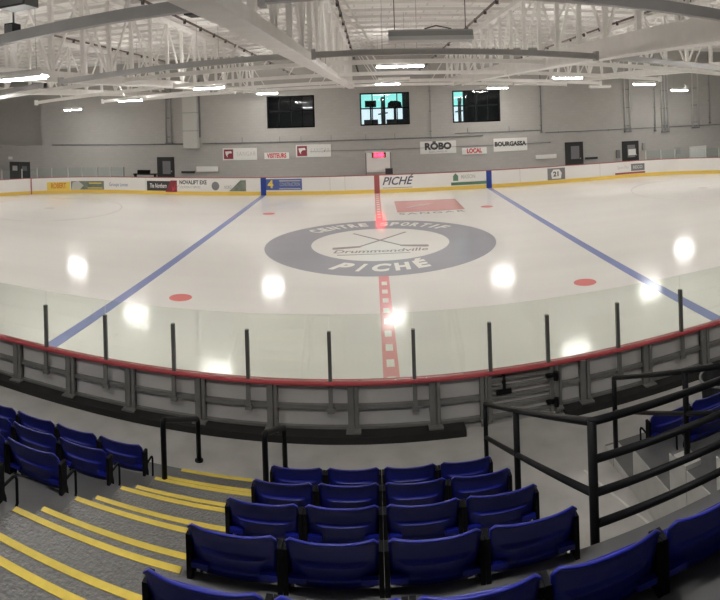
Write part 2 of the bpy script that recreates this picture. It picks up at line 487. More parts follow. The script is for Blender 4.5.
btext(o, 'The Northern', x - w * .12, z, .40, 'signwhite', shear=.25, bold=.008, width=w * .56)
o, x, z, w, h = poster(178.5, 181, 208, 191, 'board', label='white advert with small black capitals')
btext(o, 'NOVALIFT EXE', x, z + .22, .34, 'dark', bold=.012, width=w * .92)
btext(o, 'LOCATION ET SERVICE', x - .2, z - .08, .2, 'grey', width=w * .7)
o, x, z, w, h = poster(210, 181, 221, 191, 'board', label='round grey badge on white')
b_ = FMB(); b_.prism_xz([(x + .25 * math.cos(t * math.pi / 10), z + .27 * math.sin(t * math.pi / 10)) for t in range(20)], yf(1), yf(1) + .004); b_.build('badge', 'greyprint', o)
o, x, z, w, h = poster(222, 180.5, 246, 191, 'board', label='white advert fading into a dark green wedge')
FMB().prism_xz([(x - w * .2, z - .34), (x + w * .5, z - .34), (x + w * .5, z + .34), (x + w * .28, z + .34)], yf(1), yf(1) + .004).build('green_wedge', 'adgreygreen', o)
btext(o, 'NORD', x - w * .25, z - .1, .3, 'grey', width=w * .3)
o, x, z, w, h = poster(265.5, 179, 302, 190, 'adblue', label='blue advert with yellow figure four')
btext(o, '4', x - w * .36, z, .62, 'adyellow', bold=.03)
s_ = FMB()
for q in (.22, -.26): s_.box(x - w * .12, x + w * .46, yf(1), yf(1) + .004, z + q - .03, z + q + .03)
s_.build('printed_stripes', 'palegrey', o)
btext(o, 'CONSTRUCTION', x + w * .17, z, .3, 'palegrey', width=w * .55)
o, x, z, w, h = poster(381, 176, 415, 187.5, 'board', label='white advert lettered in slanted dark capitals')
btext(o, 'PICHÉ', x, z + .04, .66, 'adbluetext', bold=.012, shear=.35, width=w * .92)
FMB().box(x - w * .45, x + w * .42, yf(1), yf(1) + .004, z - .36, z - .33).build('underline', 'greyprint', o)
o, x, z, w, h = poster(451, 172.5, 486.5, 184.5, 'board', label='white advert with green house and green stripe')
FMB().box(x - w * .5, x + w * .5, yf(1), yf(1) + .004, z - .37, z - .19).build('green_stripe', 'adgreen', o)
FMB().prism_xz([(x - w * .44, z - .1), (x - w * .3, z - .1), (x - w * .3, z + .2), (x - w * .37, z + .36), (x - w * .44, z + .2)], yf(1), yf(1) + .004).build('printed_house', 'adgreen', o)
btext(o, 'MAISON', x - w * .02, z + .12, .34, 'palegrey', bold=.01, width=w * .4)
o, x, z, w, h = poster(547.5, 168, 565, 180, 'greyprint', label='dark grey advert with white crest')
FMB().prism_xz([(x - .3, z - .3), (x + .3, z - .3), (x + .36, z + .05), (x + .2, z + .28), (x - .2, z + .28), (x - .36, z + .05)], yf(1), yf(1) + .004).build('crest', 'signwhite', o)
btext(o, '21', x, z - .02, .42, 'dark', k=3, bold=.015)
o, x, z, w, h = poster(631, 163.5, 644.5, 170.5, 'greyprint', label='small dark grey advert with pale letters')
btext(o, 'RECO', x, z, .28, 'palegrey', bold=.01, width=w * .7)
o, x, z, w, h = poster(615, 172, 645, 175, 'redpost', label='thin dull red strip')
o, x, z, w, h = poster(616, 165, 630, 170, 'board', label='white advert with faint writing')
btext(o, 'Sport Plus', x, z, .3, 'palegrey', width=w * .8)
q = ring_at_px(31, -.02)
lab(MB().bar((q[0], q[1], 0), (q[0], q[1], 1.06), .06, .06).build('line_marker', 'redpost', far), 'thin red goal line mark at the left corner')
# board joints on the far side
for px in (31, 108, 146, 330, 345, 520, 600):
    x = far_x(px)
    FMB().box(x - .012, x + .012, HY - .006, HY + .02, .22, 1.06).build('board_joint', 'palegrey', far)

def far_shield(pxs, label, zt, dark=None, tall=()):
    pts = [ring_at_px(p) for p in pxs]
    t = thing('end_glass_shield', label, 'glass shield', (pts[0][0], pts[0][1], 1.1))
    for i, p in enumerate(pts):
        MB().box(p[0] - .03, p[0] + .03, p[1] - .03, p[1] + .03, 1.1, zt + .02 + (.1 if i in tall else 0)).build('glass_post', 'alu' if dark == i else 'paleal', t)
    for a, b in zip(pts, pts[1:]):
        MB().bar((a[0], a[1], (1.1 + zt) / 2), (b[0], b[1], (1.1 + zt) / 2), .012, zt - 1.1).build('glass_pane', 'wglass', t)
far_shield([2, 22, 37.5, 52, 68, 82.5, 97, 110.5, 124], 'clear glass with pale posts on the far left corner boards', 1.72, dark=8)
far_shield([646, 661, 675, 690, 706, 719, 735], 'clear glass with pale posts on the far right corner boards', 1.70)

# near boards
NB = -HY
YB = -13.05
near = thing('dasher_boards', 'near rink boards seen from behind, grey panels and steel posts under red cap', 'rink boards', (0, NB, 0))
GX0, GX1 = atY(487.5, 400, YB).x, atY(550, 390, YB).x
wide = sorted([atY(p, 400, YB).x for p in (18, 70.5, 130, 200, 272, 353, 435, 586, 649, 707)])
pitch = wide[5] - wide[4]
while wide[0] > NXL + 1.2: wide.insert(0, wide[0] - 1.14)
while wide[-1] < NXR - 1.2: wide.append(wide[-1] + 1.14)
edges = [NXL] + wide + [NXR]
for a, b in zip(edges, edges[1:]):
    if a < GX0 < b: segs = [(a, GX0), (GX1 + .09, b)]
    else: segs = [(a, b)]
    for a_, b_ in segs:
        MB().box(a_ + .003, b_ - .003, NB - .014, NB, 0, 1.06).build('panel', 'boardback', near)
        MB().box(a_ + .05, b_ - .05, NB - .07, NB - .014, .725, .785).build('mid_rail', 'frame', near)
MB().box(NXL, GX0, NB - .07, NB - .014, .44, .49).build('bottom_rail', 'frame', near)
MB().box(GX1 + .09, NXR, NB - .07, NB - .014, .44, .49).build('bottom_rail', 'frame', near)
for x in wide + [GX0 - .05, GX1 + .13]:
    w_ = .075 if x in wide else .05
    mb = MB().box(x - w_, x + w_ * .1, NB - .11, NB - .014, .37, 1.06).box(x + w_ * .35, x + w_, NB - .11, NB - .014, .37, 1.06).box(x - w_, x + w_, NB - .05, NB - .014, .37, 1.06)
    fw = .10 if x in wide else .048
    mb.box(x - fw, x + fw, NB - .20, NB - .02, .455, .475)
    mb.build('frame_post', 'frame', near)
for x0, x1 in ((NXL, NXR),):
    mb = MB()
    prof = [(.02, 1.06), (-.10, 1.06), (-.115, 1.075), (-.115, 1.10), (-.09, 1.115), (0, 1.115), (.02, 1.10)]
    n = len(prof)
    mb.add([(x, NB + a, b) for x in (x0, x1) for a, b in prof], [tuple(range(n)), tuple(reversed(range(n, 2 * n)))] + [(i, n + i, n + (i + 1) % n, (i + 1) % n) for i in range(n)])
    mb.build('cap_rail', 'cap', near)
lab(path_strip([(NXL, NB + .012), (NXR, NB + .012)], [(NXL, NB + .001), (NXR, NB + .001)], 0, .22).build('kickplate', 'kick', near), 'yellow kickplate')
# gate
gate = thing('rink_gate', 'steel framed rink gate with cross bars in the near boards by the black railing', 'gate', (GX0, NB, 0))
g0, g1 = GX0 + .012, GX1 + .07
MB().box(g0, g1, NB - .02, NB - .002, .02, 1.05).build('gate_panel', 'boardback', gate)
for z in (.46, .60, .73, .86, .98):
    MB().box(g0, g1, NB - .075, NB - .02, z - .022, z + .022).build('cross_bar', 'frame', gate)
for x in (g0 + .03, g1 - .03):
    MB().box(x - .03, x + .03, NB - .09, NB - .02, .40, 1.05).build('gate_stile', 'frame', gate)
mb = MB().box(g0 + .22, g0 + .26, NB - .09, NB - .02, .80, 1.03).box(g0 + .12, g0 + .34, NB - .11, NB - .06, .78, .84)
mb.build('latch', 'black', gate)
for z in (.56, .94):
    MB().cyl((GX1 + .075, NB - .155, z - .06), .035, .12, 14).box(GX1 - .06, GX1 + .07, NB - .15, NB - .08, z - .02, z + .02).build('hinge', 'black', gate)
# ledge below the boards
FZ = .36
for a, b in ((NXL - 4, atY(466, 436, NB - .2).x), (atY(566, 410, NB - .2).x, NXR + 4)):
    MB().box(a, b, NB - .27, NB - .02, FZ - .36, .455).build('trim_1', 'blackrub', kind='structure')
# glass shield
ZG = 2.03
gl = thing('glass_shield', 'clear glass shield with dark posts standing on the near red cap rail', 'glass shield', (0, NB, 1.1))
gp = sorted([atY(p, y, NB - .05).x for p, y in ((47, 346), (106.5, 360), (174.5, 370), (248.5, 378), (330.5, 382), (414.5, 382), (490.5, 374), (548, 365), (618, 349), (681, 335))])
while gp[0] > NXL + 1.2: gp.insert(0, gp[0] - 1.14)
while gp[-1] < NXR - 1.2: gp.append(gp[-1] + 1.14)
for x in gp:
    MB().box(x - .025, x + .025, NB - .088, NB - .035, 1.117, 1.80).build('glass_post', 'alu', gl)
    if GX0 - .12 < x < GX1 + .2: continue
    mb = MB().box(x - .03, x + .03, NB - .112, NB - .071, .70, 1.058); mb.box(x - .05, x + .05, NB - .12, NB - .07, .69, .76)
    mb.build('post_bracket', 'frame', near)
for a, b in zip(gp, gp[1:]):
    MB().box(a + .004, b - .004, NB - .056, NB - .044, 1.117, ZG).build('glass_pane', 'glass', gl)

# ---------------------------------------------------------------- floors, stands
MB().box(-36, 36, -26.4, -13.0, -.1, FZ - .002).build('floor', 'concrete', kind='structure')
MB().box(-38, 38, -13.0, 22, -.3, -.052).build('floor', 'concrete', kind='structure')
MB().box(-36, 36, 13.10, 18.0, -.05, .0).build('floor', 'concrete', kind='structure')
def NY(k): return -14.17 - .84 * (k - 1)
def TZ(k): return .46 + .405 * (k - 1)
XL0, XL1 = -2.65, -1.39          # the stair aisle
VX0, VX1 = 1.06, 2.58            # the entrance passage
for k in range(1, 10):
    y1 = NY(k); y0 = NY(k + 1) if k < 9 else -26.2
    if k <= 4:
        for a, b in ((-15, XL0), (XL1, VX0), (VX1, 15)):
            MB().box(a, b, y0, y1, FZ - .002, TZ(k)).build('stand_tier', 'tread', kind='structure')
    else:
        for a, b in ((-15, XL0), (XL1, 15)):
            MB().box(a, b, y0, y1, (FZ - .002 if k > 5 else TZ(4)), TZ(k)).build('stand_tier', 'tread', kind='structure')
    st = MB().box(XL0, XL1, y0, y1, FZ - .002, TZ(k)).build('aisle_step', 'aisle', kind='structure')
    def stripe(yy, zz, par, x0=XL0 + .02, x1=XL1 - .01):
        MB().box(x0, x1, yy - .050, yy + .003, zz - .02, zz + .003).build('nosing_stripe', 'yellow', par)
    stripe(y1, TZ(k), st)
    if k > 1:
        hs = MB().box(XL0, XL1, y1, y1 + .35, FZ - .002, TZ(k) - .2).build('aisle_half_step', 'aisle', kind='structure')
        stripe(y1 + .35, TZ(k) - .2, hs)
# concrete curbs carrying the passage railings
for i, (yy, zz) in enumerate(((atX(614, 378, VX1 + .07).y, atX(613, 445, VX1 + .07).z - .22), (atX(685, 371, VX1 + .07).y, atX(685, 455, VX1 + .07).z - .22))):
    MB().box(VX1 - .02, VX1 + .16, yy - .11, yy + .11, FZ, zz + .22).build('passage_curb', 'concrete', kind='structure')
for k in range(1, 5):
    MB().box(VX1 - .012, VX1 - .001, NY(k + 1), NY(k), FZ, TZ(k) + .0).build('passage_wall', 'concrete', kind='structure')
    MB().box(VX0 + .001, VX0 + .012, NY(k + 1), NY(k), FZ, TZ(k)).build('passage_wall', 'concrete', kind='structure')
pts = [atZ(628, 493, FZ), atZ(655, 528, FZ)]
MB().bar(pts[0] + Vector((-.3, .6, 0)), pts[1], .03, .006).build('floor_joint', 'floorline', kind='structure')
a, b = atZ(588, 425, FZ), atZ(596, 455, FZ)
MB().bar(a, b, .03, .006).build('floor_joint', 'floorline', kind='structure')

# ---------------------------------------------------------------- seats
PITCH = .556
def make_seat():
    t = thing('stadium_seat', '', 'seat')
    # backrest: grid, ridges on the rear face, wings curling forward
    nu, nv = 18, 14
    def P(u, v, back):
        z = .385 + .385 * v
        y = -.175 - .105 * v + .03 * (1 - v) ** 3           # reclined
        y += .034 * abs(u) ** 2.6                              # wraps the sitter
        if v > .88: y -= .012 * (v - .88) / .12               # rolled top lip
        x = .262 * u * (1 - .05 * (1 - v) ** 2)
        top = -.012 * (1 - abs(u) ** 3)
        if abs(u) > .86 and v > .8:
            z -= .03 * ((abs(u) - .86) / .14) ** 2 * ((v - .8) / .2)
        z += top * v
        if back:
            y -= .014
            for v0, am in ((.24, .006), (.60, .020)):
                if abs(u) < .78 and v < v0:
                    y -= am * min(1, (v0 - v) / .03) * max(0, 1 - (v0 - v) / .30) * min(1, (.78 - abs(u)) / .12)
            if v > .93: y -= .004
        return Vector((x, y, z))
    vl = sorted(set([i / nv for i in range(nv + 1)] + [.21, .24, .54, .57, .60, .93, .97]))
    ul = [-1 + 2 * i / nu for i in range(nu + 1)]
    mb = MB(); vs = []; fs = []
    W_, H_ = len(ul), len(vl)
    for bk in (0, 1):
        for v in vl:
            for u in ul: vs.append(P(u, v, bk))
    off = W_ * H_
    for j in range(H_ - 1):
        for i in range(W_ - 1):
            a = j * W_ + i; q = (a, a + 1, a + W_ + 1, a + W_)
            fs.append(q); fs.append(tuple(x + off for x in reversed(q)))
    for i in range(W_ - 1):
        fs.append((i, off + i, off + i + 1, i + 1)); a = (H_ - 1) * W_ + i; fs.append((a, a + 1, off + a + 1, off + a))
    for j in range(H_ - 1):
        a = j * W_; fs.append((a, a + W_, off + a + W_, off + a)); a += W_ - 1; fs.append((a, off + a, off + a + W_, a + W_))
    mb.add(vs, fs); mb.build('backrest', 'blue', t, smooth=True)
    # tipped-up seat pan
    mb = MB()
    pr = [(-.150, .40), (-.11, .385), (-.075, .42), (-.10, .57), (-.12, .615), (-.16, .60)]
    n = len(pr)
    mb.add([(x * (1 - .10 * (abs(i - 0) > .5)), y, z) for i, x in ((0, -.225), (0, .225)) for y, z in pr],
           [tuple(reversed(range(n))), tuple(range(n, 2 * n))] + [(i, (i + 1) % n, n + (i + 1) % n, n + i) for i in range(n)])
    mb.build('seat_pan', 'blue', t)
    for s in (-1, 1):
        x = s * .271
        mb = MB()
        mb.tube([(x, -.13, .01), (x, -.13, .40), (x, -.15, .46), (x, -.16, .47), (x, -.14, .495), (x, -.03, .50), (x, .0, .49), (x, .015, .46), (x, .015, .28), (x, -.01, .25), (x, -.13, .25)], .0115, 8)
        mb.box(x - .0145, x + .0145, -.235, -.15, .40, .665)
        mb.box(x - .014, x + .014, -.19, -.05, 0, .012)
        mb.build('side_bracket', 'matteblack', t, smooth=False)
        MB().box(s * .205 - .05, s * .205 + .05, -.232, -.20, .475, .505).build('back_clip', 'blue', t)
    return t
seat0 = make_seat()
used = [False]
ORD = ['first', 'second', 'third', 'fourth', 'fifth', 'sixth', 'seventh', 'eighth']
ROW = ['front', 'second', 'third', 'fourth', 'fifth', 'sixth']
def seat(x, k, label, group):
    loc = (x, NY(k + 1) + .20 - .011 * (k - 1), TZ(k))
    if not used[0]:
        used[0] = True; seat0.location = loc; seat0['label'] = label; seat0['group'] = group; return seat0
    return dup(seat0, loc, label, group)
for k in range(1, 5):
    for i in range(4):
        seat(-1.35 + .575 * (i + .5), k, f'blue folding seat, {ORD[i]} from the yellow-edged stairs in the {ROW[k-1]} row of the middle block', f'blue seats in the {ROW[k-1]} row of the middle block')
for i in range(6):
    seat(-1.25 + .575 * (i + .5), 5, f'blue folding seat, {ORD[i]} from the stairs in the long row behind the railing', 'blue seats in the long row behind the railing')
for i in (3, 4):
    seat(-1.25 + .575 * (i + .5), 6, f'blue folding seat in the nearest row, lower right picture corner, {"left" if i == 3 else "right"} one', 'blue seats in the nearest row')
for k, n in ((1, 5), (2, 4), (3, 3), (4, 1)):
    for i in range(n):
        seat(-2.74 - .575 * (i + .5), k, f'blue folding seat, {ORD[i]} left of the stairs in the {ROW[k-1]} row of the left block', f'blue seats in the {ROW[k-1]} row of the left block')
for k, n in ((1, 3), (2, 2)):
    for i in range(n):
        seat(2.765 + .575 * (i + .5), k, f'blue folding seat, {ORD[i]} right of the passage in the {ROW[k-1]} row at right', f'blue seats in the {ROW[k-1]} row of the right block')

# ---------------------------------------------------------------- railings
def bend(pts, r=.06, n=5):
    """round the corners of a polyline"""
    pts = [Vector(p) for p in pts]; out = [pts[0]]
    for a, b, c in zip(pts, pts[1:], pts[2:]):
        p, q = b + (a - b).normalized() * r, b + (c - b).normalized() * r
        for i in range(n + 1):
            t = i / n; out.append(p * (1 - t) ** 2 + b * 2 * t * (1 - t) + q * t * t)
    out.append(pts[-1]); return out
def stair_rail(x, label):
    t = thing('stair_handrail', label, 'handrail', (x, -14.4, FZ))
    y0, y1 = -15.0, -13.80
    MB().tube(bend([(x, y0, TZ(2) - .2), (x, y0, 1.50), (x, y1, .90), (x, y1, FZ)], .07), .031, 10).build('rail', 'black', t, True)
    for yy, z in ((y0, TZ(2) - .19), (y1, FZ)): MB().cyl((x, yy, z - .001), .055, .014, 14).build('base_flange', 'black', t)
    return t
stair_rail(-2.53, 'black stair handrail on the left side of the yellow-edged steps')
stair_rail(-1.40, 'black stair handrail beside the end seats of the middle block')
PR, RR_ = .031, .026
def slope_rail(X, pa, pb, name, label, mids, extra=None):
    t = thing(name, label, 'railing', (X, pa[0], FZ))
    return t
XA = 1.11
yA, zA = -14.22, atX(485, 404, XA).z
pA = atX(485, 404, XA); pB = atX(590, 424, XA); pC = atX(516, 415, XA)
yA, zA, yB, zB = pA.y, pA.z, -17.44, 2.79
def zl(y): return zA + (zB - zA) * (y - yA) / (yB - yA)
pg = thing('passage_railing', 'black pipe railing along the left side and back of the entrance passage', 'railing', (XA, yB, FZ))
xe = 4.2
MB().tube(bend([(XA, yA, zA), (XA, yB, zB), (xe, yB, zB)], .05), RR_, 10).build('top_rail', 'black', pg, True)
mAz = atX(487, 440, XA).z - zl(atX(487, 440, XA).y); mBz = -.60
MB().tube([(XA, yA, zA - .42), (XA, yB, zB - .46)], RR_, 10).build('side_rail', 'black', pg, True)
for dz in (.245, .46, .66):
    MB().tube([(XA, yB, zB - dz), (xe, yB, zB - dz)], RR_, 10).build('back_rail', 'black', pg, True)
yC = pC.y
MB().tube([(XA, yA, FZ), (XA, yA, zA)], PR * .9, 10).build('post', 'black', pg, True)
MB().tube([(XA, yC, FZ), (XA, yC, zl(yC) - .02)], PR, 10).build('post', 'black', pg, True)
MB().tube([(XA, yB, TZ(4) - .3), (XA, yB, zB)], PR, 10).build('post', 'black', pg, True)
MB().tube([(xe, yB, TZ(4)), (xe, yB, zB)], PR, 10).build('post', 'black', pg, True)
for yy, zz in ((yA, FZ), (yC, FZ)): MB().cyl((XA, yy, zz), .06, .014, 14).build('base_flange', 'black', pg)
XR = VX1 + .07
qA, qB = atX(614, 378, XR), atX(685, 371, XR)
pr_ = thing('passage_railing', 'short black pipe railing on concrete curbs right of the entrance passage', 'railing', (XR, qA.y, FZ))
sl = (qB.z - qA.z) / (qB.y - qA.y)
ye = -17.2
def zr(y): return qA.z + sl * (y - qA.y)
MB().tube([(XR, qA.y, qA.z), (XR, ye, zr(ye))], RR_, 10).build('top_rail', 'black', pr_, True)
MB().tube([(XR, qA.y, qA.z - .42), (XR, ye, zr(ye) - .42)], RR_ * .85, 10).build('mid_rail', 'black', pr_, True)
MB().tube([(XR, qA.y, atX(613, 445, XR).z), (XR, qA.y, qA.z)], PR, 10).build('post', 'black', pr_, True)
MB().tube([(XR, qB.y, atX(685, 455, XR).z), (XR, qB.y, qB.z)], PR, 10).build('post', 'black', pr_, True)
MB().tube([(XR, ye, TZ(4)), (XR, ye, zr(ye))], PR, 10).build('post', 'black', pr_, True)
# bin
bn = thing('trash_bin', 'round black trash bin with grey bag rim on the walkway at right', 'trash bin', (4.22, -14.45, FZ))
mb = MB(); n = 24
def lathe(prof, c, n=24):
    m_ = MB(); vs = []; fs = []
    for r, z in prof:
        for t in range(n): vs.append((c[0] + r * math.cos(t * 2 * math.pi / n), c[1] + r * math.sin(t * 2 * math.pi / n), c[2] + z))
    for i in range(len(prof) - 1):
        for t in range(n):
            u = (t + 1) % n; fs.append((i * n + t, i * n + u, (i + 1) * n + u, (i + 1) * n + t))
    return m_.add(vs, fs)
bc = (4.22, -14.45, FZ)
lathe([(0, 0), (.24, 0), (.29, .66), (.27, .66), (.22, .03), (0, .03)], bc).build('bin_body', 'black', bn, True)
MB().tube([(bc[0] + .295 * math.cos(t * math.pi / 12), bc[1] + .295 * math.sin(t * math.pi / 12), FZ + .655) for t in range(24)], .018, 8, True).build('bag_rim', 'bag', bn, True)

# ---------------------------------------------------------------- far wall, end walls, ceiling
WY = 18.0
ZC = 9.2
def winbox(px0, px1, pyt, pyb):
    a = atY(px0, (pyt + pyb) / 2, WY); b = atY(px1, (pyt + pyb) / 2, WY)
    t = atY((px0 + px1) / 2, pyt, WY).z; u = atY((px0 + px1) / 2, pyb, WY).z
    return a.x, b.x, u, t
W1 = winbox(267, 314.5, 95.5, 128); W2 = winbox(360, 409.5, 92.5, 125); W3 = winbox(452.5, 500, 90.5, 122)
zb = (W1[2] + W2[2] + W3[2]) / 3; zt = (W1[3] + W2[3] + W3[3]) / 3
wl = MB()
wl.box(-26.0, 37, WY, WY + .3, -.05, zb); wl.box(-26.0, 37, WY, WY + .3, zt, ZC + .3)
xs = [-26.0, W1[0], W1[1], W2[0], W2[1], W3[0], W3[1], 37]
for i in range(0, 8, 2): wl.box(xs[i], xs[i + 1], WY, WY + .3, zb, zt)
wl.build('wall_back', 'wall', kind='structure')
jog = MB().box(-37, -26.0, WY + 1.0, WY + 1.3, -.05, ZC + .3); jog.box(-26.15, -26.0, WY + .3, WY + 1.0, -.05, ZC + .3)
jog.build('wall_back_recess', 'wall', kind='structure')
MB().box(-37, -26.0, WY + .1, WY + 1.0, 0, 2.95).build('wall_vestibule', 'wall', kind='structure')
MB().box(-37.3, -37, -26.4, WY + 2.5, -.3, ZC + .3).build('wall_left', 'wall', kind='structure')
MB().box(37, 37.3, -26.4, WY + .3, -.3, ZC + .3).build('wall_right', 'wall', kind='structure')
MB().box(-37.3, 37.3, -26.7, -26.4, -.3, ZC + .3).build('wall_front', 'wall', kind='structure')
ceil = MB().box(-37.3, 37.3, -26.4, WY + 2.5, ZC, ZC + .15).build('ceiling', 'deck', kind='structure')
y = -26.0
while y < WY:
    MB().box(-37, 37, y - .03, y + .03, ZC - .12, ZC).build('roof_purlin', 'purlin', ceil); y += 1.6
x = -35.5
while x < 36:
    MB().box(x - .02, x + .02, -26.2, WY - .1, ZC - .05, ZC).build('roof_bridging', 'purlin', ceil); x += 2.2

# windows in the upper wall
def window(n, wx, lit, label):
    x0, x1 = wx[0], wx[1]
    w = MB()
    for a, b, c_, d in ((x0, x1, zb, zb + .09), (x0, x1, zt - .09, zt), (x0, x0 + .09, zb + .09, zt - .09), (x1 - .09, x1, zb + .09, zt - .09)): w.box(a, b, WY - .03, WY + .12, c_, d)
    o = w.build(f'window_{n}', 'black', kind='structure'); o['label'] = label
    m_ = MB()
    for i in (1, 2, 3):
        xm = x0 + (x1 - x0) * i / 4; m_.box(xm - .035, xm + .035, WY, WY + .08, zb + .09, zt - .09)
    zm = (zb + zt) / 2 + .05
    m_.box(x0 + .09, x1 - .09, WY - .01, WY + .09, zm - .045, zm + .045)
    m_.build('muntins', 'black', o)
    MB().box(x0 + .05, x1 - .05, WY + .03, WY + .04, zb + .05, zt - .05).build('window_pane', 'wglass', o)
    return o
window(1, W1, 0, 'dark upper window on the left of the far wall')
window(2, W2, 1, 'bright middle window of the far wall')
window(3, W3, 1, 'upper window of the far wall lit only at its left end')
# the rooms behind them
def room(x0, x1, name):
    r = MB(); y0, y1 = WY + .3, WY + 4
    r.box(x0, x1, y0, y1, zb - .5, zb - .4); r.box(x0, x1, y0, y1, zt + .3, zt + .4)
    r.box(x0 - .1, x0, y0, y1, zb - .5, zt + .4); r.box(x1, x1 + .1, y0, y1, zb - .5, zt + .4)
    r.box(x0, x1, y1, y1 + .1, zb - .5, zt + .4)
    return r.build(name, 'room', kind='structure')
room(W1[0] - .6, W1[1] + .6, 'upper_room')
room(W2[0] - 1.2, W3[1] + 1.2, 'upper_room')
yb = WY + 3.95
xg0, xg1 = W2[0] - 1.0, atY(402, 100, yb).x
zsp = zb + (zt - zb) * .56
gz = MB().box(xg0, xg1, yb - .05, yb, zsp, zt + .25).build('outside_glazing', 'teal', kind='structure')
MB().box(xg0, xg1, yb - .05, yb, zb - .2, zsp).build('lower_glazing', 'day', gz)
x0_, x1_ = atY(447, 100, yb).x, atY(462.5, 100, yb).x
gz = MB().box(x0_, x1_, yb - .05, yb, zsp, zt + .25).build('outside_glazing', 'teal', kind='structure')
MB().box(x0_, x1_, yb - .05, yb, zb - .2, zsp).build('lower_glazing', 'day', gz)
def tv(px0, px1, pyt, pyb, label, yy=WY + 2.2):
    a, b = atY(px0, pyb, yy), atY(px1, pyt, yy)
    t = thing('gym_monitor', label, 'monitor', ((a.x + b.x) / 2, yy, zb - .4))
    MB().box(a.x, b.x, yy - .04, yy + .04, a.z, b.z).build('screen', 'black', t)
    MB().box((a.x + b.x) / 2 - .07, (a.x + b.x) / 2 + .07, yy - .03, yy + .03, zb - .4, a.z).build('stand', 'dark', t)
    MB().box(a.x - .1, b.x + .1, yy - .3, yy + .3, zb - .4, zb + .38).build('console_base', 'dark', t)
tv(365, 376, 100.5, 107.5, 'dark screen on a machine behind the left panes of the bright window')
a = atY(387.5, 108, WY + 2.2); b = atY(402, 100.5, WY + 2.2)
t = thing('gym_monitor', 'wide dark screen on a machine behind the right panes of the bright window', 'monitor', ((a.x + b.x) / 2, WY + 2.2, zb - .4))
MB().prism_xz([(a.x, a.z), (b.x, a.z), (b.x - .1, b.z - .1), (b.x - .35, b.z), (a.x + .25, b.z), (a.x + .05, b.z - .15)], WY + 2.15, WY + 2.25).build('screen', 'black', t)
MB().box((a.x + b.x) / 2 - .1, (a.x + b.x) / 2 + .1, WY + 2.17, WY + 2.23, zb - .4, a.z).build('stand', 'dark', t)
MB().box(a.x - .1, b.x + .6, WY + 1.9, WY + 2.5, zb - .4, zb + .36).build('console_base', 'dark', t)
def machine(px, pyt, label):
    p = atY(px, pyt, WY + 1.6)
    t = thing('exercise_machine', label, 'exercise machine', (p.x, WY + 1.6, zb - .4))
    MB().tube([(p.x, WY + 1.6, zb - .4), (p.x - .03, WY + 1.6, zb + .8), (p.x, WY + 1.6, p.z - .25)], .13, 10).build('column', 'greyprint', t, True)
    lathe([(0, -.2), (.14, -.14), (.17, 0), (.12, .17), (0, .2)], (p.x, WY + 1.6, p.z - .18), 12).build('head_unit', 'grey', t, True)
    MB().bar((p.x - .35, WY + 1.6, zb + .75), (p.x + .35, WY + 1.6, zb + .85), .08, .1).build('handlebar', 'dark', t)
machine(382.5, 97, 'upright grey exercise machine in the middle of the bright window')
machine(459.5, 97, 'upright grey exercise machine behind the lit left pane of the right window')

# ---------------------------------------------------------------- wall things
def wbox(px0, px1, py0, py1, Y=WY):
    a, b = atY(px0, (py0 + py1) / 2, Y), atY(px1, (py0 + py1) / 2, Y)
    return a.x, b.x, atY((px0 + px1) / 2, py1, Y).z, atY((px0 + px1) / 2, py0, Y).z
def sign(px, label, m='signwhite', group=None):
    x0, x1, z0, z1 = wbox(*px)
    t = thing('wall_sign', label, 'sign', ((x0 + x1) / 2, WY, z0))
    MB().box(x0, x1, WY - .06, WY - .001, z0, z1).build('sign_board', m, t)
    return t, x0, x1, z0, z1
def stext(t, s, x, z, size, m, **kw):
    mb = MB(); wall_text(mb, s, x, WY - .065, z, size, **kw); return mb.build('lettering', m, t)
def sangar(px, label):
    t, x0, x1, z0, z1 = sign(px, label)
    h = z1 - z0; s = h * .80
    MB().box(x0 + h * .1, x0 + h * .1 + s, WY - .066, WY - .06, z0 + h * .1, z0 + h * .1 + s).build('logo_square', 'maroon', t)
    cx, cz = x0 + h * .1 + s / 2, z0 + h * .1 + s / 2
    w = MB()
    w.prism_xz([(cx - s * .36, cz + s * .28), (cx + s * .3, cz + s * .32), (cx + s * .36, cz + s * .1), (cx + s * .05, cz + s * .08), (cx - s * .12, cz - s * .1), (cx - s * .1, cz - s * .34), (cx - s * .28, cz - s * .1)], WY - .072, WY - .066)
    w.build('logo_wing', 'signwhite', t)
    stext(t, 'SANGAR', (x0 + h + x1) / 2 + .05, (z0 + z1) / 2, h * .52, 'palegrey', width=(x1 - x0 - h) * .84, space=1.2)
sangar((223, 257, 148, 160), 'white sign with maroon logo square left of the red-lettered visitors sign')
sangar((296, 331, 144.5, 157), 'white sign with maroon logo square right of the red-lettered visitors sign')
t, x0, x1, z0, z1 = sign((264.5, 289, 152.5, 159), 'narrow white sign with red VISITEURS lettering')
stext(t, 'VISITEURS', (x0 + x1) / 2, (z0 + z1) / 2, .42, 'signred', bold=.02, width=(x1 - x0) * .8)
t, x0, x1, z0, z1 = sign((420, 456, 141, 153.5), 'white sign with heavy dark RÖBO lettering')
stext(t, 'RÖBO', (x0 + x1) / 2, (z0 + z1) / 2 + .06, .62, 'dark', bold=.035, width=(x1 - x0) * .74)
stext(t, 'ÉLECTRIQUE', (x0 + x1) / 2, z0 + .13, .16, 'grey', width=(x1 - x0) * .5)
t, x0, x1, z0, z1 = sign((462, 486.5, 147.5, 154), 'narrow white sign with red LOCAL lettering')
stext(t, 'LOCAL', (x0 + x1) / 2, (z0 + z1) / 2, .42, 'signred', bold=.025, width=(x1 - x0) * .62)
t, x0, x1, z0, z1 = sign((493.5, 527, 138, 151), 'white sign with one line of dark BOURGASSA capitals')
stext(t, 'BOURGASSA', (x0 + x1) / 2, (z0 + z1) / 2 + .05, .42, 'dark', bold=.022, width=(x1 - x0) * .94)

